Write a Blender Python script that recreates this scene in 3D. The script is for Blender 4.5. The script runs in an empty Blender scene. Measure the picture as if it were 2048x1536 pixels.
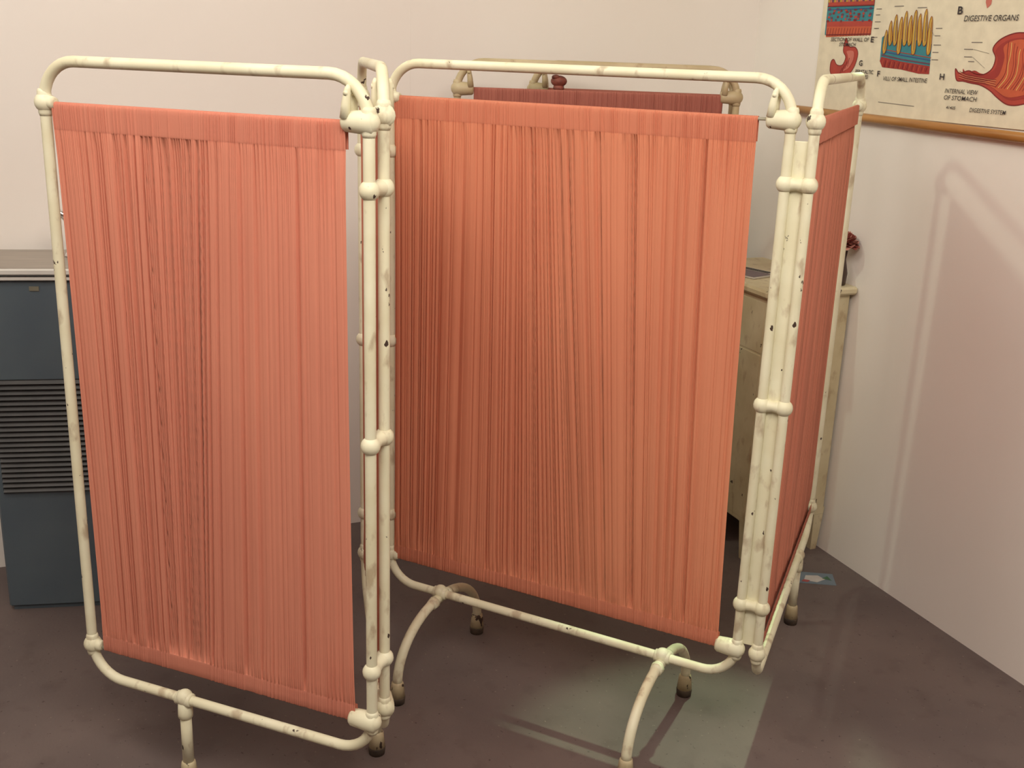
import bpy, math, random
import numpy as np
from mathutils import Vector, Matrix
random.seed(7); rng=np.random.RandomState(11)
scene=bpy.context.scene
scene.view_settings.view_transform='Standard'

# ------------------------------------------------------------ materials
def new_mat(name):
    m=bpy.data.materials.new(name); m.use_nodes=True
    nt=m.node_tree; b=nt.nodes['Principled BSDF']; return m,nt,b
def srgb(c):
    return tuple([(x/255/12.92 if x/255<=0.04045 else ((x/255+0.055)/1.055)**2.4) for x in c])+(1.0,)
def noise_mat(name,c1,c2,scale=5,detail=6,rough=0.5,metal=0.0,bump=0.0,bscale=60,stretch=(1,1,1),lo=0.35,hi=0.65,spec=0.5):
    m,nt,b=new_mat(name)
    tc=nt.nodes.new('ShaderNodeTexCoord'); mp=nt.nodes.new('ShaderNodeMapping')
    mp.inputs['Scale'].default_value=stretch
    nt.links.new(tc.outputs['Object'],mp.inputs['Vector'])
    n=nt.nodes.new('ShaderNodeTexNoise'); n.inputs['Scale'].default_value=scale; n.inputs['Detail'].default_value=detail
    nt.links.new(mp.outputs[0],n.inputs['Vector'])
    r=nt.nodes.new('ShaderNodeValToRGB'); r.color_ramp.elements[0].position=lo; r.color_ramp.elements[1].position=hi
    r.color_ramp.elements[0].color=srgb(c1); r.color_ramp.elements[1].color=srgb(c2)
    nt.links.new(n.outputs['Fac'],r.inputs[0]); nt.links.new(r.outputs[0],b.inputs['Base Color'])
    b.inputs['Roughness'].default_value=rough; b.inputs['Metallic'].default_value=metal
    b.inputs['Specular IOR Level'].default_value=spec
    if bump>0:
        n2=nt.nodes.new('ShaderNodeTexNoise'); n2.inputs['Scale'].default_value=bscale; n2.inputs['Detail'].default_value=4
        nt.links.new(mp.outputs[0],n2.inputs['Vector'])
        bp=nt.nodes.new('ShaderNodeBump'); bp.inputs['Strength'].default_value=bump; bp.inputs['Distance'].default_value=0.002
        nt.links.new(n2.outputs['Fac'],bp.inputs['Height']); nt.links.new(bp.outputs[0],b.inputs['Normal'])
    return m
def paint_mat(name,base,alt,chip=(70,52,42),thr=0.70,rough=0.5,stain=0.57):
    m,nt,b=new_mat(name)
    tc=nt.nodes.new('ShaderNodeTexCoord')
    def noise(s,d,st=(1,1,1)):
        mp=nt.nodes.new('ShaderNodeMapping'); mp.inputs['Scale'].default_value=st
        nt.links.new(tc.outputs['Object'],mp.inputs['Vector'])
        n=nt.nodes.new('ShaderNodeTexNoise'); n.inputs['Scale'].default_value=s; n.inputs['Detail'].default_value=d
        nt.links.new(mp.outputs[0],n.inputs['Vector']); return n
    a=noise(9,5)
    r=nt.nodes.new('ShaderNodeValToRGB'); r.color_ramp.elements[0].position=0.35; r.color_ramp.elements[1].position=0.65
    r.color_ramp.elements[0].color=srgb(alt); r.color_ramp.elements[1].color=srgb(base)
    nt.links.new(a.outputs['Fac'],r.inputs[0])
    g=noise(30,7,(1,1,0.5)); r2=nt.nodes.new('ShaderNodeValToRGB')
    r2.color_ramp.elements[0].position=stain; r2.color_ramp.elements[1].position=stain+0.12
    r2.color_ramp.elements[0].color=(0,0,0,1); r2.color_ramp.elements[1].color=(0.6,0.6,0.6,1)
    nt.links.new(g.outputs['Fac'],r2.inputs[0])
    m1=nt.nodes.new('ShaderNodeMixRGB'); nt.links.new(r2.outputs[0],m1.inputs[0]); nt.links.new(r.outputs[0],m1.inputs[1]); m1.inputs[2].default_value=srgb((166,138,108))
    c=noise(48,5,(1,1,0.7)); r3=nt.nodes.new('ShaderNodeValToRGB')
    r3.color_ramp.elements[0].position=thr; r3.color_ramp.elements[1].position=thr+0.014
    r3.color_ramp.elements[0].color=(0,0,0,1); r3.color_ramp.elements[1].color=(1,1,1,1)
    nt.links.new(c.outputs['Fac'],r3.inputs[0])
    m2=nt.nodes.new('ShaderNodeMixRGB'); nt.links.new(r3.outputs[0],m2.inputs[0]); nt.links.new(m1.outputs[0],m2.inputs[1]); m2.inputs[2].default_value=srgb(chip)
    nt.links.new(m2.outputs[0],b.inputs['Base Color']); b.inputs['Roughness'].default_value=rough
    bp=nt.nodes.new('ShaderNodeBump'); bp.inputs['Strength'].default_value=0.35; bp.inputs['Distance'].default_value=0.001; bp.invert=True
    nt.links.new(r3.outputs[0],bp.inputs['Height']); nt.links.new(bp.outputs[0],b.inputs['Normal'])
    return m
def cloth_mat(name,c1,c2,trans=0.10):
    m,nt,b=new_mat(name)
    tc=nt.nodes.new('ShaderNodeTexCoord'); mp=nt.nodes.new('ShaderNodeMapping'); mp.inputs['Scale'].default_value=(1,1,0.25)
    nt.links.new(tc.outputs['Object'],mp.inputs['Vector'])
    n=nt.nodes.new('ShaderNodeTexNoise'); n.inputs['Scale'].default_value=7; n.inputs['Detail'].default_value=4
    nt.links.new(mp.outputs[0],n.inputs['Vector'])
    r=nt.nodes.new('ShaderNodeValToRGB'); r.color_ramp.elements[0].position=0.3; r.color_ramp.elements[1].position=0.7
    r.color_ramp.elements[0].color=srgb(c1); r.color_ramp.elements[1].color=srgb(c2)
    nt.links.new(n.outputs['Fac'],r.inputs[0]); nt.links.new(r.outputs[0],b.inputs['Base Color'])
    b.inputs['Roughness'].default_value=0.9; b.inputs['Specular IOR Level'].default_value=0.12
    w=nt.nodes.new('ShaderNodeTexNoise'); w.inputs['Scale'].default_value=900; w.inputs['Detail'].default_value=1
    nt.links.new(tc.outputs['Object'],w.inputs['Vector'])
    bp=nt.nodes.new('ShaderNodeBump'); bp.inputs['Strength'].default_value=0.2; bp.inputs['Distance'].default_value=0.0004
    nt.links.new(w.outputs['Fac'],bp.inputs['Height']); nt.links.new(bp.outputs[0],b.inputs['Normal'])
    t=nt.nodes.new('ShaderNodeBsdfTranslucent'); nt.links.new(r.outputs[0],t.inputs['Color'])
    mx=nt.nodes.new('ShaderNodeMixShader'); mx.inputs[0].default_value=trans
    nt.links.new(b.outputs[0],mx.inputs[1]); nt.links.new(t.outputs[0],mx.inputs[2])
    nt.links.new(mx.outputs[0],nt.nodes['Material Output'].inputs['Surface'])
    return m

M_paint=paint_mat('cream_enamel',(238,233,206),(226,218,186))
M_paint2=paint_mat('aged_cream_enamel',(200,180,148),(180,160,124),thr=0.71)
M_rubber=noise_mat('worn_rubber',(60,48,40),(92,78,64),scale=30,rough=0.8)
M_footcap=paint_mat('foot_cap_paint',(208,194,160),(184,166,130),thr=0.62)
M_rodmetal=noise_mat('nickel_rod',(175,172,160),(205,200,186),scale=20,rough=0.4,metal=0.5)
M_cloth=cloth_mat('salmon_cotton',(214,136,114),(223,145,121))
M_hem=cloth_mat('salmon_cotton_hem',(206,129,109),(214,137,115),0.05)
M_cloth_lit=cloth_mat('warm_lit_salmon_cotton',(217,137,107),(225,146,114))  # same salmon cotton, with the orange of warm light put into its colour
M_hem_lit=cloth_mat('warm_lit_salmon_cotton_hem',(207,128,102),(215,136,108),0.05)  # hem of the same leaf, warm light tinted into its colour too
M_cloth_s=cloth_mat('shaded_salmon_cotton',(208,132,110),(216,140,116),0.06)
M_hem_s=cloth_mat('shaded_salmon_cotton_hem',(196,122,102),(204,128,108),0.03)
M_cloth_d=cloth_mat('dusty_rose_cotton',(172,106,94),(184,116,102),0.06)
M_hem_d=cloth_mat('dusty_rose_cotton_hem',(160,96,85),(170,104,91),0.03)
M_wall=noise_mat('painted_wall',(244,236,229),(247,240,234),scale=1.3,rough=0.42,bump=0.05,bscale=90)
M_seam=noise_mat('wall_seam',(241,233,226),(244,237,231),scale=3,rough=0.5)
M_ceil=noise_mat('ceiling_paint',(230,229,225),(236,235,232),scale=2,rough=0.8)
M_steel=noise_mat('brushed_steel',(152,142,132),(172,162,150),scale=6,rough=0.38,metal=0.35,stretch=(1,20,1))
M_chrome=noise_mat('chrome',(225,225,228),(240,240,242),scale=4,rough=0.12,metal=1.0)
M_lip=noise_mat('bright_steel_edge',(225,222,216),(236,234,228),scale=4,rough=0.3,metal=0.2)
M_blue=noise_mat('slate_enamel',(82,94,104),(90,102,110),scale=5,rough=0.42)
M_dark=noise_mat('dark_recess',(24,24,26),(34,34,36),scale=8,rough=0.7)
M_slat=noise_mat('grille_slat',(60,59,60),(74,72,72),scale=10,rough=0.45)
M_wood=noise_mat('varnished_wood',(158,104,52),(192,138,76),scale=8,rough=0.35,stretch=(0.4,6,6))
def flat(name,c,rough=0.6):
    return noise_mat(name,tuple(max(0,int(x*0.95)) for x in c),c,scale=25,rough=rough)

def floor_mat():
    m,nt,b=new_mat('mottled_brown_floor')
    tc=nt.nodes.new('ShaderNodeTexCoord')
    def nz(s,d,lo,hi,c1,c2):
        n=nt.nodes.new('ShaderNodeTexNoise'); n.inputs['Scale'].default_value=s; n.inputs['Detail'].default_value=d
        nt.links.new(tc.outputs['Object'],n.inputs['Vector'])
        r=nt.nodes.new('ShaderNodeValToRGB'); r.color_ramp.elements[0].position=lo; r.color_ramp.elements[1].position=hi
        r.color_ramp.elements[0].color=c1; r.color_ramp.elements[1].color=c2
        nt.links.new(n.outputs['Fac'],r.inputs[0]); return r,n
    a,_=nz(2.2,8,0.35,0.68,srgb((100,88,86)),srgb((116,102,98)))
    s,_=nz(14,12,0.56,0.72,(0,0,0,1),(0.32,0.32,0.32,1))
    w,_=nz(95,4,0.69,0.72,(0,0,0,1),(0.6,0.6,0.6,1))
    k,_=nz(75,4,0.30,0.33,(0.6,0.6,0.6,1),(0,0,0,1))
    m1=nt.nodes.new('ShaderNodeMixRGB'); nt.links.new(s.outputs[0],m1.inputs[0]); nt.links.new(a.outputs[0],m1.inputs[1]); m1.inputs[2].default_value=srgb((80,66,63))
    m2=nt.nodes.new('ShaderNodeMixRGB'); nt.links.new(w.outputs[0],m2.inputs[0]); nt.links.new(m1.outputs[0],m2.inputs[1]); m2.inputs[2].default_value=srgb((150,136,126))
    m3=nt.nodes.new('ShaderNodeMixRGB'); nt.links.new(k.outputs[0],m3.inputs[0]); nt.links.new(m2.outputs[0],m3.inputs[1]); m3.inputs[2].default_value=srgb((58,46,44))
    nt.links.new(m3.outputs[0],b.inputs['Base Color'])
    rr,_=nz(4,6,0.3,0.7,(0.52,0.52,0.52,1),(0.66,0.66,0.66,1)); nt.links.new(rr.outputs[0],b.inputs['Roughness'])
    b.inputs['Specular IOR Level'].default_value=0.3
    _,bn=nz(120,4,0,1,(0,0,0,1),(1,1,1,1))
    bp=nt.nodes.new('ShaderNodeBump'); bp.inputs['Strength'].default_value=0.2; bp.inputs['Distance'].default_value=0.002
    nt.links.new(bn.outputs['Fac'],bp.inputs['Height']); nt.links.new(bp.outputs[0],b.inputs['Normal'])
    return m
M_floor=floor_mat()

# ------------------------------------------------------------ mesh builder
class MB:
    def __init__(s): s.v=[];s.f=[];s.m=[];s.mats=[];s.sm=[]
    def mi(s,mat):
        if mat not in s.mats: s.mats.append(mat)
        return s.mats.index(mat)
    def add(s,vs,fs,mat,smooth=True):
        o=len(s.v); s.v+= [tuple(v) for v in vs]; k=s.mi(mat)
        for f in fs: s.f.append([o+i for i in f]); s.m.append(k); s.sm.append(smooth)
    def box(s,x0,x1,y0,y1,z0,z1,mat,bev=0.0):
        if bev<=0:
            vs=[(x,y,z) for x in(x0,x1) for y in(y0,y1) for z in(z0,z1)]
            s.add(vs,[(0,1,3,2),(4,6,7,5),(0,4,5,1),(2,3,7,6),(0,2,6,4),(1,5,7,3)],mat,False); return
        b=bev
        vs=[];idx={}
        for i,x in enumerate((x0,x1)):
            for j,y in enumerate((y0,y1)):
                for k,z in enumerate((z0,z1)):
                    sx=1 if i==0 else -1; sy=1 if j==0 else -1; sz=1 if k==0 else -1
                    idx[(i,j,k,0)]=len(vs); vs.append((x,y+sy*b,z+sz*b))
                    idx[(i,j,k,1)]=len(vs); vs.append((x+sx*b,y,z+sz*b))
                    idx[(i,j,k,2)]=len(vs); vs.append((x+sx*b,y+sy*b,z))
        I=lambda i,j,k,a: idx[(i,j,k,a)]
        fs=[]
        for i in(0,1): fs.append([I(i,0,0,0),I(i,1,0,0),I(i,1,1,0),I(i,0,1,0)])
        for j in(0,1): fs.append([I(0,j,0,1),I(1,j,0,1),I(1,j,1,1),I(0,j,1,1)])
        for k in(0,1): fs.append([I(0,0,k,2),I(1,0,k,2),I(1,1,k,2),I(0,1,k,2)])
        for j in(0,1):
            for k in(0,1): fs.append([I(0,j,k,1),I(1,j,k,1),I(1,j,k,2),I(0,j,k,2)])
        for i in(0,1):
            for k in(0,1): fs.append([I(i,0,k,0),I(i,1,k,0),I(i,1,k,2),I(i,0,k,2)])
        for i in(0,1):
            for j in(0,1): fs.append([I(i,j,0,0),I(i,j,1,0),I(i,j,1,1),I(i,j,0,1)])
        for i in(0,1):
            for j in(0,1):
                for k in(0,1): fs.append([I(i,j,k,0),I(i,j,k,1),I(i,j,k,2)])
        s.add(vs,fs,mat,False)
    def tube(s,pts,rad,mat,seg=14,closed=False,caps=True):
        P=[Vector(p) for p in pts]; n=len(P)
        R=[rad]*n if not hasattr(rad,'__len__') else list(rad)
        T=[]
        for i in range(n):
            if closed: t=P[(i+1)%n]-P[i-1]
            elif i==0: t=P[1]-P[0]
            elif i==n-1: t=P[-1]-P[-2]
            else: t=P[i+1]-P[i-1]
            if t.length<1e-9: t=T[-1].copy() if T else Vector((0,0,1))
            T.append(t.normalized())
        ref=Vector((0,1,0)) if abs(T[0].y)<0.9 else Vector((1,0,0))
        N=(ref-T[0]*ref.dot(T[0])).normalized()
        vs=[]
        for i in range(n):
            N=(N-T[i]*N.dot(T[i])).normalized(); B=T[i].cross(N)
            for k in range(seg):
                a=2*math.pi*k/seg; vs.append(P[i]+(N*math.cos(a)+B*math.sin(a))*R[i])
        fs=[]
        for i in range(n if closed else n-1):
            j=(i+1)%n
            for k in range(seg):
                l=(k+1)%seg; fs.append((i*seg+k,i*seg+l,j*seg+l,j*seg+k))
        if caps and not closed:
            fs.append(tuple(range(seg))[::-1]); fs.append(tuple((n-1)*seg+k for k in range(seg)))
        s.add(vs,fs,mat)
    def ball(s,c,r,mat,sc=(1,1,1),seg=16,rings=10):
        vs=[(c[0],c[1],c[2]+r*sc[2])];fs=[]
        for i in range(1,rings):
            ph=math.pi*i/rings
            for k in range(seg):
                a=2*math.pi*k/seg; vs.append((c[0]+r*sc[0]*math.sin(ph)*math.cos(a),c[1]+r*sc[1]*math.sin(ph)*math.sin(a),c[2]+r*sc[2]*math.cos(ph)))
        vs.append((c[0],c[1],c[2]-r*sc[2]))
        for k in range(seg): fs.append((0,1+k,1+(k+1)%seg))
        for i in range(rings-2):
            for k in range(seg):
                a=1+i*seg+k;b=1+i*seg+(k+1)%seg; fs.append((a,a+seg,b+seg,b))
        l=len(vs)-1;o=1+(rings-2)*seg
        for k in range(seg): fs.append((o+k,l,o+(k+1)%seg))
        s.add(vs,fs,mat)
    def poly(s,pts,mat): s.add(pts,[tuple(range(len(pts)))],mat,False)
    def obj(s,name,parent=None,loc=(0,0,0),rotz=0.0,**props):
        me=bpy.data.meshes.new(name); me.from_pydata(s.v,[],s.f)
        for m in s.mats: me.materials.append(m)
        me.polygons.foreach_set('material_index',s.m); me.polygons.foreach_set('use_smooth',s.sm)
        me.update()
        o=bpy.data.objects.new(name,me); scene.collection.objects.link(o)
        o.parent=parent; o.location=loc; o.rotation_euler=(0,0,rotz)
        for k,v in props.items(): o[k]=v
        return o
def empty(name,loc,**props):
    o=bpy.data.objects.new(name,None); scene.collection.objects.link(o); o.location=loc; o.empty_display_size=0.1
    for k,v in props.items(): o[k]=v
    return o

# ------------------------------------------------------------ room shell
K=Vector((0.8309,4.1144)); TH=0.3857
E=Vector((math.sin(TH),-math.cos(TH)))      # along the chart wall, from the corner
LU,LW,HC=6.0,4.6,3.05
ROT=math.atan2(E.y,E.x)
def room_obj(name,fn,**kw):
    b=MB(); fn(b); return b.obj(name,loc=(K.x,K.y,0),rotz=ROT,kind='structure',**kw)
room_obj('floor',lambda b:b.box(-0.1,LU+0.1,-LW-0.1,0.1,-0.1,0,M_floor))
room_obj('ceiling',lambda b:b.box(-0.1,LU+0.1,-LW-0.1,0.1,HC,HC+0.1,M_ceil))
room_obj('wall_right',lambda b:b.box(0,LU,0,0.1,0,HC,M_wall))
room_obj('wall_back',lambda b:b.box(-0.1,0,-LW,0.1,0,HC,M_wall))
room_obj('wall_left',lambda b:b.box(-0.1,LU,-LW-0.1,-LW,0,HC,M_wall))
room_obj('wall_front',lambda b:b.box(LU,LU+0.1,-LW-0.1,0.1,0,HC,M_wall))
room_obj('trim_1',lambda b:b.box(0.0,0.0004,-1.2843,-1.2827,0.0,HC,M_seam))

# ------------------------------------------------------------ folding screens
ZT,ZB,ZTOP,ZBOT=1.50,0.296,1.580,0.220
TR=0.0110
def loop_path(W,r=0.079,n=9):
    pts=[]
    def arc(cx,cz,a0):
        for i in range(n+1):
            a=a0+math.pi/2*i/n; pts.append((cx+r*math.cos(a),0,cz+r*math.sin(a)))
    arc(W-r,ZTOP-r,0); arc(r,ZTOP-r,math.pi/2); arc(r,ZBOT+r,math.pi); arc(W-r,ZBOT+r,1.5*math.pi)
    return pts
def foot(b,x,y,mat,cap=None):
    cap=cap or M_footcap
    b.tube([(x,y,0.062),(x,y,0.058),(x,y,0.052),(x,y,0.020)],[0.011,0.0155,0.0165,0.0195],cap)
    b.tube([(x,y,0.020),(x,y,0.016),(x,y,0.0)],[0.0195,0.0205,0.019],M_rubber)
def make_frame(parent,A,Bp,origin,barrels=(),mat=None,ball_r=0.0200,rod_dz=0.0):
    mat=mat or M_paint
    A=Vector(A);Bp=Vector(Bp);W=(Bp-A).length; ang=math.atan2(Bp.y-A.y,Bp.x-A.x)
    b=MB(); b.tube(loop_path(W),TR,mat,seg=16,closed=True)
    for side,x in (('L',0),('R',W)):
        sg=1 if side=='L' else -1
        for lvl,z in (('T',ZT),('B',ZB)):
            b.ball((x,0,z),ball_r,mat,sc=(1,1,1.0))
            b.tube([(x,0,z-0.026),(x,0,z-0.020),(x,0,z+0.020),(x,0,z+0.026)],[TR+.0003,TR+.0025,TR+.0025,TR+.0003],mat)
            if side+lvl in barrels:
                b.tube([(x-sg*0.014,0,z),(x-sg*0.010,0,z),(x+sg*0.010,0,z),(x+sg*0.044,0,z),(x+sg*0.049,0,z),(x+sg*0.050,0,z)],[0.012,0.0200,0.0210,0.0185,0.015,0.006],mat,seg=18)
                if lvl=='T':
                    for yy in (-0.0125,0.0125):
                        b.tube([(x+sg*0.040,yy,z+0.006),(x+sg*0.038,yy,z+0.03),(x+sg*0.034,yy*1.05,z+0.055),(x+sg*0.032,yy,z+0.062)],[0.0095,0.008,0.006,0.003],mat,seg=12)
                    b.tube([(x+sg*0.035,-0.02,z+0.048),(x+sg*0.035,0.02,z+0.048)],0.0045,mat,seg=10)
            else:
                b.tube([(x,0,z),(x+sg*0.020,0,z),(x+sg*0.026,0,z),(x+sg*0.027,0,z)],[0.0135,0.0125,0.0105,0.006],mat)
    o=b.obj('screen_panel',parent=parent,loc=(A.x-origin[0],A.y-origin[1],0),rotz=ang)
    for z in (ZT+0.000+rod_dz,ZB-0.003):
        rod=MB(); rod.tube([(0.01,0,z),(W-0.01,0,z)],0.0036,M_rodmetal,seg=10); rod.obj('curtain_rod',parent=o)
    return o,W
def tee(b,x,mat):
    b.tube([(x-0.020,0,ZBOT),(x-0.018,0,ZBOT),(x+0.018,0,ZBOT),(x+0.020,0,ZBOT)],[0.012,0.0155,0.0155,0.012],mat)
    b.ball((x,0,ZBOT+0.004),0.0185,mat)
def leg_straight(panel,x,mat=None):
    mat=mat or M_paint
    b=MB(); tee(b,x,mat)
    b.tube([(x,0,ZBOT),(x,0,0.185),(x,0,0.176),(x,0,0.173)],[0.015,0.0165,0.0165,0.012],mat)
    b.tube([(x,0,0.19),(x,0,0.055)],0.0125,mat); foot(b,x,0,mat)
    return b.obj('leg',parent=panel)
def leg_arch(panel,x,a=0.2077,mat=None):
    mat=mat or M_paint
    b=MB(); tee(b,x,mat)
    for sg in (-1,1):
        pts=[];n=14;z0=0.055;h=ZBOT-0.012-z0
        for i in range(n+1):
            t=math.pi/2*i/n
            pts.append((x,sg*a*math.sin(t)**0.92 if t>0 else 0,z0+h*math.cos(t)))
        pts=[(x,0,z0+h)]+pts[1:]
        rr=[0.0125]*len(pts); rr[0]=0.014
        b.tube(pts,rr,mat)
        b.tube([(x,sg*0.028,z0+h*0.985),(x,sg*0.046,z0+h*0.968)],[0.0165,0.0145],mat)
        foot(b,x,sg*a,mat)
    return b.obj('leg',parent=panel)
def hinge(panel,W,d,mat=None):
    mat=mat or M_paint
    for z in (1.373,0.896,0.413):
        b=MB(); x0=W; x1=W+d[0]; y1=d[1]
        for x,y in((x0,0),(x1,y1)):
            b.ball((x,y,z),0.0190,mat,sc=(1,1,1.0))
        L=[0,.25,.5,.75,1]; R=[.0160,.0140,.0115,.0140,.0160]
        b.tube([(x0+(x1-x0)*t,y1*t,z) for t in L],R,mat)
        b.obj('hinge',parent=panel)

def curtain(panel,s0t,s1t,s0b,s1b,front,clusters,seed,mc,mh,warp=((0,1),(0,1)),step=0.0008,dz=0.0,ndeep=55,pitch=0.024):
    """gathered cloth; clusters = [(centre,spread)] of dense gathers, warp maps gather position top->bottom"""
    r=np.random.RandomState(seed)
    W=max(s1t-s0t,s1b-s0b); nc=int(W/step)
    u=np.linspace(0,1,nc)
    rows=[]
    zt=ZT+0.002+dz; zb=ZB-0.005
    rows+= [(zt-0.048,-0.0056),(zt-0.012,-0.0056),(zt+0.0015,-0.0045),(zt+0.0035,0.0),(zt+0.0015,0.0045),(zt-0.003,0.0058),(zt-0.010,0.0060),(zt-0.018,0.0060),(zt-0.028,0.0058),(zt-0.038,0.0056),(zt-0.046,0.0054),(zt-0.0490,0.0052),(zt-0.0500,0.0049)]
    ntop=len(rows)
    zz=np.linspace(zt-0.052,zb+0.038,46)
    rows+= [(z,0.0052) for z in zz]
    nmid=len(rows)
    rows+= [(zb+0.0365,0.0049),(zb+0.0355,0.0052),(zb+0.03,0.0055),(zb+0.015,0.0057),(zb,0.0057),(zb-0.0022,0.0045),(zb-0.0040,0.0),(zb-0.0022,-0.0045),(zb+0.01,-0.0056),(zb+0.034,-0.0056)]
    P=[];A=[];WL=[];WR=[];KD=[]
    def addf(p,a,wl,wr,kd=0):
        if r.rand()<0.5: wl,wr=wr,wl
        P.append(p);A.append(a);WL.append(wl/W);WR.append(wr/W);KD.append(kd)
    n=int(W/pitch)
    for i in range(n): addf((i+0.5+r.uniform(-.55,.55))/n,-r.choice([0.002,0.0035,0.0055,0.007])*r.uniform(.8,1.2),r.uniform(.0010,.0016),r.uniform(.005,.012),1)
    n=int(W/0.008)
    for i in range(n): addf((i+0.5+r.uniform(-.7,.7))/n,-r.uniform(0.0002,0.0014),r.uniform(.0009,.0015),r.uniform(.0013,.0055),0)
    for i in range(ndeep):
        c=clusters[r.randint(len(clusters))]; p=c[0]+r.normal()*c[1]
        if 0.01<p<0.99: addf(p,-r.uniform(0.0035,0.0130),r.uniform(.0009,.0014),r.uniform(.0012,.0034),1)
    P=np.array(P);A=np.array(A);WL=np.array(WL);WR=np.array(WR); nf=len(P)
    PB=np.interp(P,warp[0],warp[1])
    ph=r.uniform(0,6.28,nf); fq=r.uniform(1.5,5,nf)
    hdr_f=[(r.uniform(300,1100)*W/0.65,r.uniform(0,6.28),r.uniform(0.00014,0.00042)) for _ in range(18)]
    low_f=[(r.uniform(8,46),r.uniform(0,6.28),r.uniform(0.0003,0.0010)) for _ in range(7)]
    V=np.zeros((len(rows),nc,3))
    ztopm=zt-0.051; zbotm=zb+0.037
    for j,(z,o) in enumerate(rows):
        t=min(1,max(0,(zt-z)/(zt-zb)))
        s0=s0t+(s0b-s0t)*t; s1=s1t+(s1b-s1t)*t
        bow=0.002*math.sin(math.pi*t)
        x=s0+bow+(s1-s0-2*bow)*u
        pos=P+(PB-P)*t
        ut=np.interp(u,[0]+list((np.array(warp[0])+(np.array(warp[1])-np.array(warp[0]))*t)[1:-1])+[1],[0]+list(warp[0][1:-1])+[1])
        hdr=sum(a*np.sin(f*ut+p) for f,p,a in hdr_f); low=sum(a*np.sin(f*ut+p) for f,p,a in low_f)
        D=np.zeros(nc); DM=np.zeros(nc)
        for i in range(nf):
            m=0.85+0.15*math.sin(ph[i]+fq[i]*t)
            lo=int(max(0,(pos[i]-3*WL[i])*nc)); hi=int(min(nc,(pos[i]+3*WR[i])*nc+1))
            if hi<=lo: continue
            q=u[lo:hi]-pos[i]; g=A[i]*m*np.exp(-(q/np.where(q<0,WL[i],WR[i]))**2)
            if KD[i]: DM[lo:hi]=np.minimum(DM[lo:hi],g)
            else: D[lo:hi]+=g
        D=np.clip(D+DM,-0.014,0.004)
        if j<ntop: d=np.clip(D,-0.006,0.001)*0.55+hdr*1.4
        elif j>=nmid: d=np.clip(D,-0.004,0.001)*0.5+hdr*0.5
        else:
            q=min((ztopm-z),(z-zbotm))
            d=D*(0.5+0.5*min(1,max(0,q/0.04)))+low*min(1,max(0,q/0.06))+hdr*max(0,1-q/0.16)*1.1+hdr*0.06
        if j<ntop or j>=nmid: d=np.clip(d,-0.0016,0.0030)
        y=(o+(d if o>0 else -d*0.4 if o<0 else 0))*front
        V[j,:,0]=x; V[j,:,1]=y; V[j,:,2]=z
    nr=len(rows); verts=V.reshape(-1,3)
    me=bpy.data.meshes.new('curtain')
    I=np.arange(nr*nc).reshape(nr,nc)
    F=np.stack([I[:-1,:-1],I[:-1,1:],I[1:,1:],I[1:,:-1]],-1).reshape(-1,4)
    me.vertices.add(len(verts)); me.vertices.foreach_set('co',verts.ravel())
    me.loops.add(F.size); me.loops.foreach_set('vertex_index',F.ravel().astype(np.int32))
    me.polygons.add(len(F)); me.polygons.foreach_set('loop_start',np.arange(0,F.size,4,dtype=np.int32))
    mi=np.zeros((nr-1,nc-1),dtype=np.int32); mi[:ntop-1]=1; mi[nmid:]=1
    me.materials.append(mc);me.materials.append(mh)
    me.update(calc_edges=True)
    me.polygons.foreach_set('material_index',mi.ravel()); me.polygons.foreach_set('use_smooth',np.ones(len(F),dtype=bool))
    me.update()
    o=bpy.data.objects.new('curtain',me); scene.collection.objects.link(o); o.parent=panel
    return o
def local_off(A,Bp,Q):
    A=Vector(A);Bp=Vector(Bp);Q=Vector(Q);e=(Bp-A).normalized();n=Vector((-e.y,e.x)); d=Q-Bp
    return (d.dot(e),d.dot(n))

org=(0.0,2.45)
scr=empty('folding_screen',(org[0],org[1],0),label='four-fold privacy screen, chipped cream tubular frame, salmon pink gathered curtains',category='folding screen')
P1=((-0.933,2.203),(-0.262,1.936)); Pb=((-0.243,1.991),(-0.385,2.718)); P2=((-0.315,2.717),(0.546,2.276)); P3=((0.590,2.257),(0.937,3.143))
# the first leaf is a little shorter than its neighbours
ZT,ZTOP=1.490,1.569
f1,W1=make_frame(scr,*P1,org,barrels=('RT','RB'),rod_dz=-0.003)
curtain(f1,0.022,W1-0.044,0.036,W1-0.036,-1,[(0.47,0.045),(0.38,0.04),(0.42,0.08),(0.42,0.05),(0.17,0.10)],3,M_cloth,M_hem,warp=((0,.2,.36,.54,.75,1),(0,.18,.32,.44,.70,1)),dz=-0.003,ndeep=105,step=0.0007)
ZT,ZTOP=1.500,1.580
fb,Wb=make_frame(scr,*Pb,org,barrels=('LT','LB'))
f2,W2=make_frame(scr,*P2,org,barrels=('RT','RB'))
f3,W3=make_frame(scr,*P3,org,barrels=())
leg_straight(f1,0.250); leg_straight(fb,0.26); leg_arch(f2,0.160); leg_arch(f2,0.790); leg_straight(f3,0.74)
hinge(f1,W1,local_off(*P1,Pb[0])); hinge(fb,Wb,local_off(*Pb,P2[0])); hinge(f2,W2,local_off(*P2,P3[0]))
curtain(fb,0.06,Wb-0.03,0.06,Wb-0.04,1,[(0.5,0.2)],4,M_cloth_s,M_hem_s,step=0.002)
curtain(f2,0.012,W2-0.068,0.015,W2-0.044,-1,[(0.42,0.035),(0.47,0.03),(0.37,0.06),(0.08,0.05),(0.70,0.06),(0.44,0.05)],5,M_cloth_lit,M_hem_lit,warp=((0,.2,.36,.50,.75,1),(0,.18,.38,.60,.80,1)),ndeep=100,step=0.0008)
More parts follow.
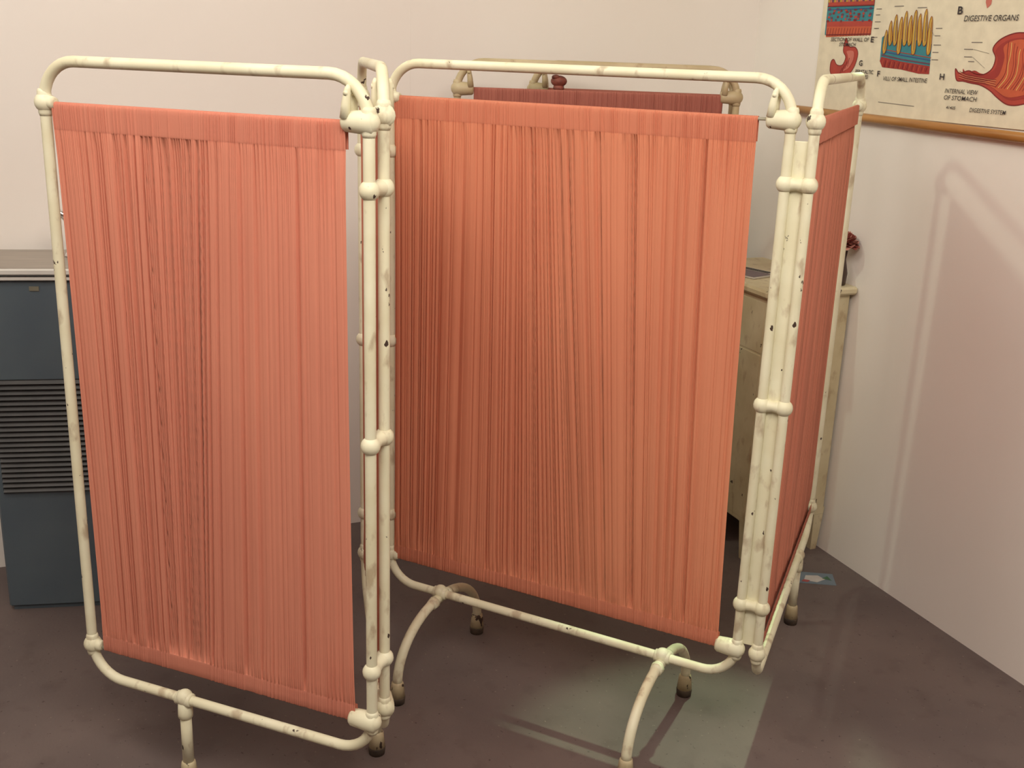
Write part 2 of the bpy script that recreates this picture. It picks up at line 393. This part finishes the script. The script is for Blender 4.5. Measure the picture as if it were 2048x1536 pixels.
curtain(f3,0.03,W3-0.05,0.03,W3-0.03,1,[(0.3,0.15),(0.7,0.15)],6,M_cloth_s,M_hem_s,step=0.0011,ndeep=90)
dx,dy=local_off(*P2,P3[0])
b=MB(); b.box(-0.018,0.018,0.004,0.008,0.31,1.460,M_paint,bev=0.0015)
gs=b.obj('gap_strip',parent=f2,loc=(W2+dx*0.5,dy*0.5,0),rotz=math.atan2(dy,dx),label='flat cream strip between the two hinged posts')

org4=(0.25,3.50)
scr4=empty('folding_screen',(org4[0],org4[1],0),label='folded cream metal screen with dusty dark rose curtain against the wall',category='folding screen')
Q1=((-0.197,3.45),(0.657,3.47)); Q2=((0.660,3.545),(0.035,3.640))
g1,V1=make_frame(scr4,*Q1,org4,barrels=('LT','RT'),mat=M_paint2)
g2,V2=make_frame(scr4,*Q2,org4,barrels=('RT',),mat=M_paint2)
leg_arch(g1,0.16,a=0.10,mat=M_paint2); leg_arch(g1,V1-0.16,a=0.06,mat=M_paint2); leg_straight(g2,V2-0.2,mat=M_paint2)
hinge(g1,V1,local_off(*Q1,Q2[0]),mat=M_paint2)
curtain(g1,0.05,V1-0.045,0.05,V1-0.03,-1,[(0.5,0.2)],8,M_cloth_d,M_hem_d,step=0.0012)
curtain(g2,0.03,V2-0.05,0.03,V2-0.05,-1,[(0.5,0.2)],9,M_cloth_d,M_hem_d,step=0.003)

# ------------------------------------------------------------ slate metal unit
ho=Vector((-1.445,2.857)); hang=math.atan2(0.035,0.199)
unit=empty('equipment_cabinet',(ho.x,ho.y,0),label='slate grey metal cabinet with louvred grille and stainless steel top',category='cabinet')
unit.rotation_euler=(0,0,hang)
HW,HD,HH=0.56,0.27,0.985
b=MB(); b.box(0,HW,0.0,HD,0.012,HH,M_blue,bev=0.006); b.box(0.01,HW-0.01,0.01,HD-0.01,0,0.02,M_blue); b.obj('body',parent=unit)
b=MB(); b.box(-0.012,HW+0.012,-0.014,HD+0.004,HH,HH+0.012,M_lip,bev=0.002); b.box(-0.014,HW+0.014,-0.017,HD+0.006,HH+0.012,HH+0.014,M_dark); b.box(-0.014,HW+0.014,-0.017,HD+0.006,HH+0.014,HH+0.032,M_lip,bev=0.004); b.box(-0.008,HW+0.008,-0.010,HD+0.0,HH+0.031,HH+0.0335,M_steel,bev=0.001); b.obj('steel_top',parent=unit,label='brushed stainless steel top with bright lip')
b=MB(); b.box(0.02,HW-0.02,-0.004,0.002,0.372,0.706,M_dark)
ns=22
for i in range(ns):
    z=0.380+i*(0.318/(ns-1))
    b.add([(0.022,-0.005,z+0.006),(HW-0.022,-0.005,z+0.006),(HW-0.022,-0.013,z-0.002),(0.022,-0.013,z-0.002),(0.022,-0.005,z-0.005),(HW-0.022,-0.005,z-0.005)],[(0,1,2,3),(3,2,5,4),(0,3,4),(1,5,2)],M_slat,False)
b.obj('grille',parent=unit,label='dark horizontal louvred grille')
b=MB(); b.box(0.14,0.165,-0.003,0.001,0.955,0.967,flat('dull_plate',(120,116,100))); b.obj('nameplate',parent=unit)
tp=empty('tap',(-1.256,3.05,HH+0.0335),label='small curved chrome tap standing on the steel top',category='tap')
b=MB(); b.tube([(0,0,0),(0,0,0.006),(0,0,0.012)],[0.018,0.016,0.012],M_chrome)
pts=[(0.012,0,0.01),(0.012,0,0.060),(0,0,0.100)]
for i in range(1,10):
    a=math.pi*0.5*i/9; pts.append((-0.016+0.016*math.cos(a),-0.01*math.sin(a),0.100+0.022*math.sin(a)))
b.tube(pts,0.0115,M_chrome); b.obj('spout',parent=tp)

# ------------------------------------------------------------ bedside cabinet by the chart wall
cab=empty('bedside_cabinet',(K.x,K.y,0),label='old cream painted metal bedside cabinet with chipped edges',category='cabinet')
cab.rotation_euler=(0,0,ROT)
M_cab=paint_mat('yellowed_enamel',(214,200,166),(198,182,145),thr=0.70,rough=0.45)
cx0,cx1,cy0,cy1=0.20,0.692,-0.325,-0.010
b=MB(); b.box(cx0,cx1,cy0,cy1,0.13,0.905,M_cab,bev=0.006)
b.obj('body',parent=cab)
b=MB(); b.box(cx0-0.02,cx1+0.024,cy0-0.022,cy1+0.008,0.903,0.929,M_cab,bev=0.007); b.obj('top',parent=cab)
b=MB(); b.box(cx0+0.012,cx1-0.012,cy0-0.002,cy0+0.002,0.72,0.885,M_cab,bev=0.0015); dr=b.obj('drawer',parent=cab)
b=MB(); b.box(cx0+0.012,cx1-0.012,cy0-0.002,cy0+0.002,0.15,0.714,M_cab,bev=0.0015); dd=b.obj('door',parent=cab)
for lx,ly in((cx0+0.02,cy0+0.02),(cx1-0.02,cy0+0.02),(cx0+0.02,cy1-0.02),(cx1-0.02,cy1-0.02)):
    b=MB(); h=0.020
    b.add([(lx-h,ly-h,0.16),(lx+h,ly-h,0.16),(lx+h,ly+h,0.16),(lx-h,ly+h,0.16),(lx-.011,ly-.011,0.0),(lx+.011,ly-.011,0.0),(lx+.011,ly+.011,0.0),(lx-.011,ly+.011,0.0)],
          [(0,1,2,3),(7,6,5,4),(0,4,5,1),(1,5,6,2),(2,6,7,3),(3,7,4,0)],M_cab,False)
    b.obj('leg',parent=cab)
def wp(u,y,z=0):
    p=K+E*u+Vector((math.cos(TH),math.sin(TH)))*y
    return (p.x,p.y,z)
M_paper=flat('paper',(205,198,185)); M_ink=flat('dark_ink',(40,36,38)); M_photo=flat('printed_photo',(120,105,110))
b=MB(); b.box(-0.10,0.10,-0.07,0.07,0,0.004,M_paper,bev=0.001); b.box(-0.09,0.09,-0.06,0.03,0.004,0.0045,M_photo); 
for i in range(5): b.box(-0.08,0.07,0.035+i*0.006,0.038+i*0.006,0.004,0.0045,M_ink)
b.obj('magazine',loc=wp(0.42,-0.24,0.9295),rotz=ROT+0.3,label='old printed magazine lying on the bedside cabinet',category='magazine')
M_card=flat('card_blue_green',(112,126,138)); M_cardr=flat('card_red',(165,80,80)); M_cardw=flat('card_white',(196,190,186))
b=MB(); b.box(-0.06,0.06,-0.04,0.04,0,0.0015,M_card); b.poly([(-0.04,-0.02,0.002),(0.0,-0.03,0.002),(0.03,-0.005,0.002),(0.01,0.02,0.002),(-0.03,0.015,0.002)],M_cardw)
b.poly([(-0.05,-0.03,0.0022),(-0.03,-0.034,0.0022),(-0.02,-0.02,0.0022),(-0.04,-0.015,0.0022)],M_cardr); b.poly([(0.02,0.0,0.0022),(0.05,-0.01,0.0022),(0.04,0.02,0.0022)],flat('card_green',(70,110,80)))
b.obj('postcard',loc=(1.012,3.245,0.0),rotz=-0.1,label='small colourful picture card lying on the floor beside the wall',category='card')

M_petal=flat('dried_red_petal',(140,70,60),0.85); M_petal2=flat('pink_petal',(206,140,124),0.85); M_stem=flat('dark_green_stem',(60,70,44)); M_vase=flat('dark_glass_vase',(72,54,46),0.3)
def flower(name,loc,h,vh,vr,fr,label):
    root=empty(name,loc,label=label,category='flower')
    b=MB(); b.tube([(0,0,0),(0,0,0.004),(0,0,vh*0.35),(0,0,vh*0.75),(0,0,vh)],[vr*0.8,vr*0.9,vr,vr*0.6,vr*0.7],M_vase,seg=20); b.obj('vase',parent=root)
    b=MB(); b.tube([(0,0,vh*0.5),(0.004,0,(vh+h)/2),(0,0,h)],0.003,M_stem,seg=8); b.obj('stem',parent=root)
    b=MB(); rr=random.Random(3)
    b.ball((0,0,h),fr*0.45,M_petal,seg=12,rings=8)
    for ring in range(4):
        n=4+ring*2; tilt=0.25+ring*0.38
        for k in range(n):
            a=2*math.pi*k/n+ring*0.5; ca,sa=math.cos(a),math.sin(a); vs=[];fs=[]
            for i in range(5):
                t=i/4
                for j in range(5):
                    w=(j/4-0.5)*2; wd=fr*0.7*math.sin(math.pi*(0.15+0.75*t))
                    rad=fr*(0.12+t*math.sin(tilt+0.1*t)); zz=fr*(t*math.cos(tilt+0.4*t)*1.0-0.2)+0.1*fr*w*w+rr.uniform(-.03,.03)*fr
                    vs.append((rad*ca-w*wd*sa,rad*sa+w*wd*ca,h+zz))
            for i in range(4):
                for j in range(4): fs.append((i*5+j,i*5+j+1,i*5+j+6,i*5+j+5))
            b.add(vs,fs,M_petal2 if (ring+k)%2==0 else M_petal)
    b.obj('blossom',parent=root)
flower('artificial_flower',wp(0.668,-0.046,0.9295),0.140,0.110,0.024,0.046,'dull brownish-pink dried flower in dark vase on bedside cabinet')
M_knob=noise_mat('brown_red_leather',(98,44,36),(146,76,62),scale=40,rough=0.6)
st=empty('drip_stand',(0.1135,3.535,0.0),label='slim metal stand topped by dull brownish-red rounded knob',category='stand')
b=MB(); b.tube([(0,0,0.0),(0,0,0.012),(0,0,0.022)],[0.040,0.038,0.012],M_paint2,seg=20); b.obj('base',parent=st)
b=MB(); b.tube([(0,0,0.02),(0,0,1.50)],0.008,M_rodmetal); b.obj('pole',parent=st)
b=MB(); b.ball((0,0,1.529),0.023,M_knob,sc=(1.1,0.9,0.75),seg=20,rings=12); b.ball((-0.010,-0.008,1.541),0.011,M_knob,sc=(1.2,1,0.7)); b.tube([(0,0,1.498),(0,0,1.506),(0,0,1.516)],[0.010,0.018,0.016],M_knob); b.obj('knob',parent=st,label='brownish red rounded knob')

# ------------------------------------------------------------ anatomical wall chart
chart=empty('wall_chart',(K.x,K.y,0),label='vintage digestive system anatomy wall chart on wooden roller',category='wall chart')
chart.rotation_euler=(0,0,ROT)
C={}
def col(n,c):
    if n not in C: C[n]=flat('chart_'+n,c,0.7)
    return C[n]
cream=col('cream',(238,226,202)); ink=col('ink',(60,52,54)); teal=col('teal',(62,136,148)); red=col('red',(186,72,60)); org_=col('orange',(206,96,64)); yel=col('yellow',(206,160,60)); dred=col('dark_red',(132,38,40)); pink=col('pink',(210,118,104)); purple=col('purple',(110,70,90)); ltp=col('light_pink',(224,150,106)); grey=col('grey',(140,130,122)); blue=col('blue',(60,90,150)); mred=col('mid_red',(166,56,50)); cyel=col('pale_yellow',(234,204,120))
b=MB(); YS=-0.006
b.box(0.376,1.62,YS,-0.0045,1.462,2.42,cream)
def Y(l): return YS-0.0005-0.0005*l
def pg(pts,mat,l=0): b.poly([(p[0]/1000,Y(l),p[1]/1000) for p in pts],mat)
def line(p,q,w,mat,l=3):
    p=Vector(p);q=Vector(q);d=(q-p).normalized();n=Vector((-d.y,d.x))*w/2
    pg([p+n,q+n,q-n,p-n],mat,l)
def curve(pts,w,mat,l=3):
    for a,c in zip(pts[:-1],pts[1:]): line(a,c,w,mat,l)
def smooth(pts,n=4,closed=True):
    out=[];N=len(pts)
    for i in range(N if closed else N-1):
        p0=pts[(i-1)%N] if closed or i>0 else pts[0];p1=pts[i];p2=pts[(i+1)%N];p3=pts[(i+2)%N] if closed or i+2<N else pts[-1]
        for k in range(n):
            t=k/n; out.append(tuple(0.5*((2*p1[a])+(-p0[a]+p2[a])*t+(2*p0[a]-5*p1[a]+4*p2[a]-p3[a])*t*t+(-p0[a]+3*p1[a]-3*p2[a]+p3[a])*t**3) for a in(0,1)))
    if not closed: out.append(pts[-1])
    return out
from mathutils.geometry import tessellate_polygon
def fan(pts,mat,l=0):
    vs=[Vector((p[0]/1000,0,p[1]/1000)) for p in pts]
    tris=tessellate_polygon([[Vector((v.x,v.z,0)) for v in vs]])
    b.add([(v.x,Y(l),v.z) for v in vs],[tuple(t) for t in tris],mat,False)
pg([(400,1697),(628,1697),(628,1880),(398,1880)],teal,0)
pg([(408,1690),(628,1697),(628,1722),(406,1722)],org_,1)
pg([(406,1722),(628,1722),(628,1738),(404,1738)],red,1)
for i in range(16): line((412+i*14,1694),(416+i*14,1718),1.8,dred,2)
for i in range(40):
    x=412+(i%10)*22+random.uniform(-7,7); z=1742+(i//10)*10+random.uniform(-4,4); w_=random.uniform(4,9)
    fan([(x+w_*math.cos(a),z+3.8*math.sin(a)) for a in np.linspace(0,6.28,9)[:-1]],[dred,red,purple][i%3],2)
pg([(404,1784),(628,1784),(628,1800),(402,1800)],red,2)
for i in range(22): pg([(402+i*10,1796),(411+i*10,1796),(407+i*10,1850)],[yel,pink,purple][i%3],3)
curve([(402,1784),(628,1784)],3,dred,4); curve([(408,1697),(628,1700)],3,dred,4); curve([(402,1774),(628,1775)],2,blue,4)
# villi block: blue ground, red base, golden pointed villi
fan([(681,1690),(700,1700),(750,1690),(800,1680),(850,1684),(897,1672),(903,1590),(860,1590),(780,1600),(699,1604),(684,1622)],teal,0)
fan([(690,1634),(780,1622),(902,1612),(903,1590),(860,1590),(780,1600),(699,1604),(684,1622)],mred,1)
curve([(690,1640),(780,1628),(902,1618)],4,purple,2); curve([(690,1650),(780,1640),(902,1628)],3,blue,2); curve([(690,1656),(780,1647),(902,1635)],2,red,2)
for i in range(20): line((698+i*10,1606-i*0.6),(702+i*10,1626-i*0.9),2.2,dred if i%2 else org_,3)
vl=[(700,1712),(716,1738),(736,1755),(760,1748),(778,1764),(800,1752),(818,1766),(838,1756),(860,1768),(884,1748)]
for i,(x,zt_) in enumerate(vl):
    xb=700+i*21; zb_=1666 if i%3 else 1642
    o=smooth([(x,zt_),(x+7,zt_-22),(xb+9,zb_+16),(xb,zb_),(xb-9,zb_+16),(x-7,zt_-22)],3)
    fan(o,yel,3); curve(o+[o[0]],1.5,dred,4); line((x,zt_-10),(xb-2,zb_+10),2.0,cyel,5); line((x+2.5,zt_-16),(xb+3,zb_+14),1.2,red if i%2 else blue,5)
# peristaltic waves
o=smooth([(448,1612),(452,1580),(486,1568),(532,1570),(566,1600),(578,1640),(562,1660),(532,1662),(512,1688),(504,1650),(520,1630),(508,1606),(480,1606),(462,1622)])
fan(o,red,0); curve(o+[o[0]],2.5,dred,1)
o=smooth([(524,1648),(556,1648),(560,1625),(542,1598),(515,1588),(535,1612),(530,1635)]); fan(o,pink,2)
for k in range(4): curve([(500+k*12,1578+k*8),(510+k*10,1598+k*10)],2,dred,3)
# internal view of the stomach
o=smooth([(1004,1608),(1022,1596),(1055,1604),(1082,1596),(1112,1596),(1138,1612),(1144,1640),(1130,1662),(1148,1684),(1185,1699),(1225,1703),(1300,1695),(1350,1650),(1352,1590),(1318,1548),(1260,1526),(1212,1522),(1172,1538),(1140,1556),(1104,1568),(1068,1572),(1040,1576),(1014,1578)])
fan(o,red,0); curve(o+[o[0]],3.0,dred,1)
o2=[(1178+(x-1178)*0.86+4,1612+(z-1612)*0.86) for x,z in o]; fan(o2,mred,1)
o=smooth([(1168,1600),(1176,1640),(1168,1668),(1200,1684),(1250,1682),(1318,1640),(1322,1590),(1290,1560),(1240,1544),(1200,1542),(1158,1560),(1120,1576),(1150,1584)])
fan(o,org_,2)
rr=random.Random(5)
for k in range(11):
    s=k*11
    c_=smooth([(1182+s,1680-s*0.32+rr.uniform(-4,4)),(1182+s+rr.uniform(-3,3),1650),(1186+s*0.95+rr.uniform(-4,4),1622),(1184+s*0.9,1592+rr.uniform(-3,3)),(1160+s*0.95,1564-s*0.06)],4,False)
    curve(c_,1.8,[dred,cyel,mred][k%3],3)
for k in range(7): curve(smooth([(1022,1602-k*3.2),(1050,1594-k*2.6+rr.uniform(-1,1)),(1085,1590-k*2.6),(1120,1586-k*2.2+rr.uniform(-1,1)),(1160,1584-k*3)],4,False),1.2,[dred,ltp][k%2],3)
pg([(1075,1900),(1110,1900),(1100,1775),(1088,1765),(1080,1780)],pink,1)
for (x,z,L_) in [(640,1716,22),(640,1735,26),(640,1755,20),(640,1772,24),(905,1630,26),(905,1650,24),(905,1670,30),(905,1695,22),(905,1715,26),(660,1690,-16),(660,1716,-18),(1060,1640,-30),(1060,1660,-34),(1070,1628,-22),(1090,1678,-40),(760,1778,-40),(820,1772,38)]:
    line((x,z),(x+L_,z),2.4,grey,1)
line((700,1502),(860,1498),2,grey,1)
line((1062,1640),(1112,1612),1.0,grey,2);line((1062,1660),(1120,1650),1.0,grey,2);line((905,1695),(880,1720),1.0,grey,5)
def text(s,x0,x1,z0,slant=0.15,bold=0.004,mat=None,hmm=None):
    cu=bpy.data.curves.new('t','FONT'); cu.body=s; cu.size=1.0; cu.shear=slant; cu.offset=bold; cu.resolution_u=3
    ob=bpy.data.objects.new('t',cu); scene.collection.objects.link(ob)
    bpy.context.view_layer.update()
    dg=bpy.context.evaluated_depsgraph_get(); me=bpy.data.meshes.new_from_object(ob.evaluated_get(dg))
    co=[v.co.copy() for v in me.vertices]; xs=[c.x for c in co]; sx=(x1-x0)/(max(xs)-min(xs)); mn=min(xs)
    sy=sx if hmm is None else hmm/0.70
    b.add([((x0+(c.x-mn)*sx)/1000,Y(6),(z0+c.y*sy)/1000) for c in co],[tuple(p.vertices) for p in me.polygons],mat or ink,False)
    bpy.data.objects.remove(ob); bpy.data.curves.remove(cu); bpy.data.meshes.remove(me)
text('SECTION OF WALL OF',438,626,1678,hmm=11,bold=0.01); text('STOMACH',484,566,1663,hmm=11,bold=0.01)
text('E',634,648,1676,slant=0,bold=0.02,hmm=16)
text('VILLI OF SMALL INTESTINE',713,902,1566,hmm=12); text('F',683,695,1577,slant=0,bold=0.02,hmm=16)
text('G',592,608,1606,slant=0,bold=0.02,hmm=16); text('PERISTALTIC',578,664,1583,hmm=11,bold=0.014); text('WAVES',592,642,1568,hmm=11,bold=0.014)
text('B',984,1003,1752,slant=0,bold=0.02,hmm=20); text('DIGESTIVE ORGANS',1012,1205,1733,hmm=15)
text('H',950,968,1577,slant=0,bold=0.02,hmm=16); text('INTERNAL VIEW',978,1103,1542,hmm=12); text('OF STOMACH',978,1103,1524,hmm=12)
text('41405',992,1028,1499,hmm=8); text('DIGESTIVE SYSTEM',1082,1212,1496,hmm=11)
b.obj('chart_sheet',parent=chart,label='yellowed cream printed sheet with digestive organ illustrations')
b=MB(); b.tube([(0.288,-0.018,1.457),(0.292,-0.018,1.457),(1.66,-0.018,1.438),(1.664,-0.018,1.438)],[0.010,0.0135,0.0135,0.010],M_wood,seg=18); b.obj('roller',parent=chart,label='varnished wooden bottom roller')

# ------------------------------------------------------------ lights
def light(name,kind,loc,target,power,color,size=0.1,spot=None,blend=0.2,size_y=None):
    l=bpy.data.lights.new(name,kind); l.energy=power; l.color=color
    if kind=='AREA':
        l.size=size
        if size_y: l.shape='RECTANGLE'; l.size_y=size_y
    else: l.shadow_soft_size=size
    if spot: l.spot_size=spot; l.spot_blend=blend
    o=bpy.data.objects.new(name,l); scene.collection.objects.link(o); o.location=loc
    d=Vector(target)-Vector(loc); o.rotation_euler=d.to_track_quat('-Z','Y').to_euler(); return o
light('ceiling_panel_light','AREA',(0.25,0.5,2.95),(0.05,2.4,0.9),88,(1.0,0.93,0.82),size=2.0,size_y=1.2)
light('ceiling_panel_light','AREA',(-1.2,1.5,3.0),(-0.4,2.6,0.9),30,(1.0,0.93,0.83),size=1.0)
light('spot_lamp','SPOT',(-0.95,2.84,2.98),(1.25,3.1,0.9),36,(0.82,1.0,0.76),size=0.06,spot=1.1,blend=0.5)
light('spot_lamp','SPOT',(0.98,3.70,2.75),(0.46,2.20,0.0),250,(0.66,1.0,0.62),size=0.04,spot=0.34,blend=0.6)
w=bpy.data.worlds.new('world'); scene.world=w; w.use_nodes=True
w.node_tree.nodes['Background'].inputs[0].default_value=(0.5,0.48,0.45,1); w.node_tree.nodes['Background'].inputs[1].default_value=0.3

# ------------------------------------------------------------ camera
p,r=0.2963,0.0343
d=Vector((0,math.cos(p),-math.sin(p)));u0=Vector((0,math.sin(p),math.cos(p)));r0=Vector((1,0,0))
Rv=r0*math.cos(r)+u0*math.sin(r);Uv=-r0*math.sin(r)+u0*math.cos(r)
cam=bpy.data.cameras.new('camera'); co=bpy.data.objects.new('camera',cam); scene.collection.objects.link(co)
mat=Matrix(((Rv.x,Uv.x,-d.x,0),(Rv.y,Uv.y,-d.y,0),(Rv.z,Uv.z,-d.z,1.6188),(0,0,0,1)))
co.matrix_world=mat; cam.sensor_width=36; cam.lens=36*2191/2048; cam.clip_start=0.05
scene.camera=co
